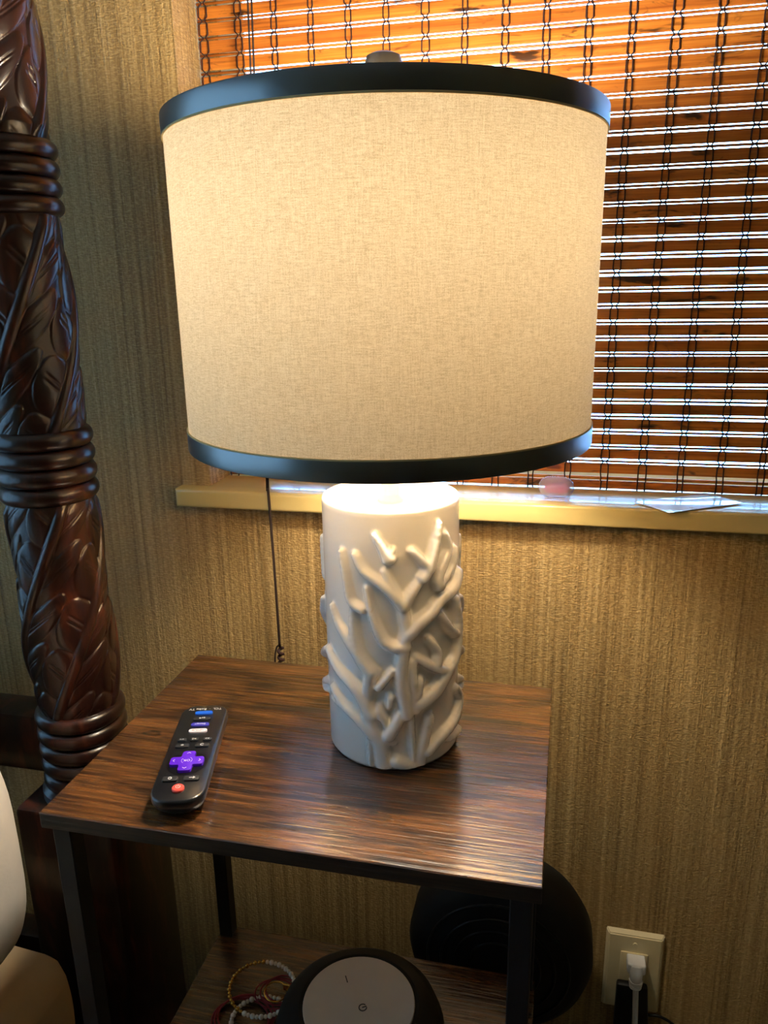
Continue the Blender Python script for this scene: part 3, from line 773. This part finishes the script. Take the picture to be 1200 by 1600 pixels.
edge = [j for j in range(nv+1)] + [i*(nv+1)+nv for i in range(1, nu+1)] + [nu*(nv+1)+j for j in range(nv-1, -1, -1)] + [i*(nv+1) for i in range(nu-1, 0, -1)]
for k in range(len(edge)):
    p_, q_ = edge[k], edge[(k+1) % len(edge)]; F.append((p_, q_, n1+q_, n1+p_))
tag(mk('printed_card', V, F, MAT['card'], None, True, 40), 'glossy printed paper card with its corner over the sill edge', 'card')

# ------------------------------------------------------------------ outlet, plug, adapter
ORG = Vector((.1205, WY, CZ-.871))
ol = tag(empty('wall_outlet', ORG), 'ivory wall outlet plate low on the wallpaper beside the nightstand', 'outlet')
px0, px1, pz0, pz1 = .0835, .1575, CZ-.936, CZ-.8075
bm = bmesh.new(); add_box(bm, px0, px1, WY-.0065, WY, pz0, pz1)
for v in bm.verts:
    if v.co.y < WY-.003: v.co.x += .004*(1 if v.co.x < .12 else -1); v.co.z += .0055*(1 if v.co.z < CZ-.87 else -1)
bmesh.ops.bevel(bm, geom=list(bm.edges), offset=.0012, segments=2, affect='EDGES')
from_bm('cover_plate', bm, MAT['ivory'], ol)
box('receptacle', .1035, .1375, WY-.0082, WY-.0055, CZ-.904, CZ-.838, MAT['ivory'], ol, .0012, 2)
for zc in (CZ-.825, CZ-.918): 
    bm = bmesh.new(); r_ = bmesh.ops.create_cone(bm, cap_ends=True, segments=16, radius1=.0028, radius2=.0024, depth=.0014, matrix=Matrix.Translation((.1205, WY-.0070, zc)) @ Matrix.Rotation(math.pi/2, 4, 'X')); from_bm('screw', bm, MAT['ivory'], ol)
ORG = Vector((.122, WY-.009, CZ-.857))
pg = tag(empty('white_plug', ORG), 'white two-prong plug with white cord in the wall outlet', 'plug')
V, F = [], []
secs = [(.0105, .0080, 0), (.0105, .0080, .0085), (.0090, .0070, .013)]
yf = WY-.0084
bm = bmesh.new(); add_box(bm, .1105, .1335, yf-.019, yf, CZ-.853, CZ-.8375, .0025, 3); from_bm('plug_face', bm, MAT['white_plastic'], pg)
lathe_pts = spline([(.122, yf-.012, CZ-.843), (.122, yf-.0165, CZ-.853), (.1222, yf-.018, CZ-.862), (.1225, yf-.0185, CZ-.870)], 6)
tube('plug_body', lathe_pts, [.0098-.0042*(i/(len(lathe_pts)-1))**1.2 for i in range(len(lathe_pts))], MAT['white_plastic'], pg, 16)
for k in range(4):
    zc = CZ-.8625-.0033*k; rr = .0078-.0004*k
    tube('strain_ring', [(.1223+rr*math.cos(t), yf-.0182+rr*.8*math.sin(t), zc) for t in np.linspace(0, 2*math.pi, 20, endpoint=False)], .0012, MAT['white_plastic'], pg, 6, True)
cp = spline([(.1225, yf-.0185, CZ-.866), (.1243, yf-.019, CZ-.90), (.126, yf-.020, CZ-.95), (.125, yf-.022, .05), (.10, yf-.03, .006), (.02, yf-.03, .005), (-.06, yf-.02, .005), (-.13, yf-.015, .005)], 8)
for dx in (-.0016, .0016): tube('cord', [(p_.x+dx, p_.y, p_.z) for p_ in cp], .0021, MAT['white_plastic'], pg, 8)
ORG = Vector((.122, WY-.008, CZ-.90))
ad = tag(empty('power_adapter', ORG), 'black power adapter block under the white plug with thin black cable', 'adapter')
yf2 = WY-.0083
bm = bmesh.new(); add_box(bm, .1005, .1395, yf2-.0105, yf2, CZ-.960, CZ-.8815, .003, 2)
for v in bm.verts:
    if v.co.z < CZ-.93: v.co.x += (.006 if v.co.x > .12 else 0)
from_bm('adapter_block', bm, MAT['black_plastic'], ad)
tube('cable', spline([(.143, yf2-.006, CZ-.928), (.156, yf2-.007, CZ-.9255), (.172, yf2-.008, CZ-.932), (.186, yf2-.008, CZ-.946), (.196, yf2-.01, CZ-.99), (.20, yf2-.01, .03), (.23, yf2-.02, .004), (.40, yf2-.02, .004)], 8), .0018, MAT['black_plastic'], ad, 8)

# ------------------------------------------------------------------ appliances in the dark below
ORG = Vector((-.165, .5575, SZ))
pu = tag(empty('round_device', ORG), 'black round device with pale disc top and power symbol on the lower shelf', 'device')
DC = (-.165, .5575)
DT = CZ-.652-SZ
lathe('housing', [(.066, 0), (.074, .004), (.080, .02), (.083, .055), (.0815, DT-.028), (.076, DT-.012), (.066, DT-.003), (.057, DT-.001), (.0535, DT-.0025)], MAT['black_matte'], pu, 72, (*DC, SZ))
lathe('top_panel', [(.0533, DT-.004), (.0533, DT-.0008), (.0527, DT), (.0001, DT+.0002)], MAT['disc'], pu, 72, (*DC, SZ))
zt = SZ+DT+.0002
ORG0 = ORG; 
pmk = []
pc = (-.1600, .5530)
bm = bmesh.new()
strokes = arc(pc[0], pc[1], .0036, 1.1, 6.6, .0010, 14) + [stroke((pc[0]-.0006, pc[1]-.0002), (pc[0]+.0030, pc[1]+.0022), .0010)]
for pts in strokes:
    f = bm.faces.new([bm.verts.new((x, y, zt)) for x, y in pts]); r_ = bmesh.ops.extrude_face_region(bm, geom=[f])
    for g in r_['geom']:
        if isinstance(g, bmesh.types.BMVert): g.co.z += .0003
from_bm('power_symbol', bm, MAT['print_dark'], pu, False)
bm = bmesh.new(); f = bm.faces.new([bm.verts.new((x, y, zt)) for x, y in stroke((-.1855, .5835), (-.1815, .5765), .0009)]); r_ = bmesh.ops.extrude_face_region(bm, geom=[f])
for g in r_['geom']:
    if isinstance(g, bmesh.types.BMVert): g.co.z += .0003
from_bm('indicator_mark', bm, MAT['print_dark'], pu, False)

ORG = Vector((-.048, .80, 0))
fz = CZ-.783; fr_ = .1120; fx = -.049
ap = tag(empty('round_floor_appliance', ORG), 'large black round drum-shaped appliance between nightstand and wall', 'appliance')
def ylathe(name, prof, mat, n=72):
    V, F = [], []
    for r_, y in prof:
        for k in range(n):
            a_ = 2*math.pi*k/n; V.append((fx+r_*math.cos(a_), y, fz+r_*math.sin(a_)))
    for i in range(len(prof)-1):
        for k in range(n): F.append((i*n+k, i*n+(k+1) % n, (i+1)*n+(k+1) % n, (i+1)*n+k))
    F += [tuple(range(n)), tuple((len(prof)-1)*n+k for k in range(n))[::-1]]
    return mk(name, V, F, mat, ap, True, 40)
ylathe('drum', [(.060, .752), (.095, .757), (.106, .766), (fr_, .780), (fr_, .815), (.106, .830), (.090, .838)], MAT['black_matte'])
for r_ in (.085, .068, .051, .034):
    tube('face_ring', [(fx+r_*math.cos(t), .7515+.0035*(r_ > .08), fz+r_*math.sin(t)) for t in np.linspace(0, 2*math.pi, 48, endpoint=False)], .0015, MAT['black_plastic'], ap, 6, True)
box('stem', fx-.018, fx+.018, .785, .815, .015, fz-.10, MAT['black_matte'], ap, .004, 2)
lathe('foot_plate', [(.060, 0), (.062, .006), (.058, .014), (.03, .02), (.0001, .021)], MAT['black_matte'], ap, 48, (fx, .800, 0))

# bracelets heaped on the shelf
def beads(name, pts, rad, mat, par):
    V, F = [], []; n, m_ = 8, 6
    for k, p in enumerate(pts):
        r_ = rad[k % len(rad)]; s = len(V)
        for j in range(m_+1):
            for i in range(n):
                a_, b_ = 2*math.pi*i/n, -math.pi/2+math.pi*j/m_
                V.append((p[0]+r_*math.cos(b_)*math.cos(a_), p[1]+r_*math.cos(b_)*math.sin(a_), p[2]+r_*math.sin(b_)))
        for j in range(m_):
            for i in range(n): F.append((s+j*n+i, s+j*n+(i+1) % n, s+(j+1)*n+(i+1) % n, s+(j+1)*n+i))
    o = mk(name, V, F, mat, par); o['kind'] = 'stuff'; return o
def loop(cx, cy, rx, ry, z, n, ph=0, tilt=0, dz=0):
    return [(cx+rx*math.cos(t), cy+ry*math.sin(t), z+tilt*math.sin(t+dz)) for t in np.linspace(0, 2*math.pi, n, endpoint=False)+ph]
g_ = 'bracelets heaped on the lower shelf'
def brace(name, label, c):
    global ORG
    ORG = Vector((c[0], c[1], SZ)); return tag(empty(name, ORG), label, 'bracelet', g_)
b1 = brace('bead_bracelet', 'bracelet of gold and pearl beads, wide loop topmost on the shelf heap', (-.302, .640))
lp = loop(-.302, .640, .038, .030, SZ+.020, 48, 0, .006)
tube('elastic', lp, .0007, MAT['gold'], b1, 5, True)
beads('gold_beads', lp[14:34], [.0026, .0019], MAT['gold'], b1); beads('pearl_beads', lp[:14]+lp[34:], [.0030, .0024], MAT['pearl'], b1)
b2 = brace('bead_bracelet', 'bracelet of white pearl beads lying flat under the gold one', (-.296, .620))
lp = loop(-.290, .614, .037, .030, SZ+.0045, 44, 0, .0008)
tube('elastic', lp, .0007, MAT['gold'], b2, 5, True); beads('pearl_beads', lp, [.0031, .0024], MAT['pearl'], b2)
b3 = brace('cord_bracelet', 'maroon knotted cord bracelet beside the beaded ones', (-.326, .610))
for k in range(3): tube('cord', loop(-.318+.003*k, .612+.002*k, .032, .026, SZ+.0022+.0020*k, 40, 0, .0008, k), .0012, MAT['maroon'], b3, 6, True)
b4 = brace('cord_bracelet', 'dull purple cord loops inside the gold bead bracelet', (-.292, .646))
for k in range(3): tube('cord', loop(-.288+.004*k, .644+.002*k, .024-.002*k, .018, SZ+.0115+.0022*k, 36, 0, .001, k*2), .0010, MAT['maroon'], b4, 6, True)
b5 = brace('charm_bracelet', 'fine gold chain bracelet with a square gold charm', (-.282, .640))
lp = loop(-.284, .636, .013, .011, SZ+.024, 30, 0, .002)
tube('chain', lp, .0009, MAT['gold'], b5, 5, True)
box('charm', -.2775, -.2690, .6405, .6425, SZ+.0225, SZ+.0310, MAT['gold'], b5, .0006, 1)
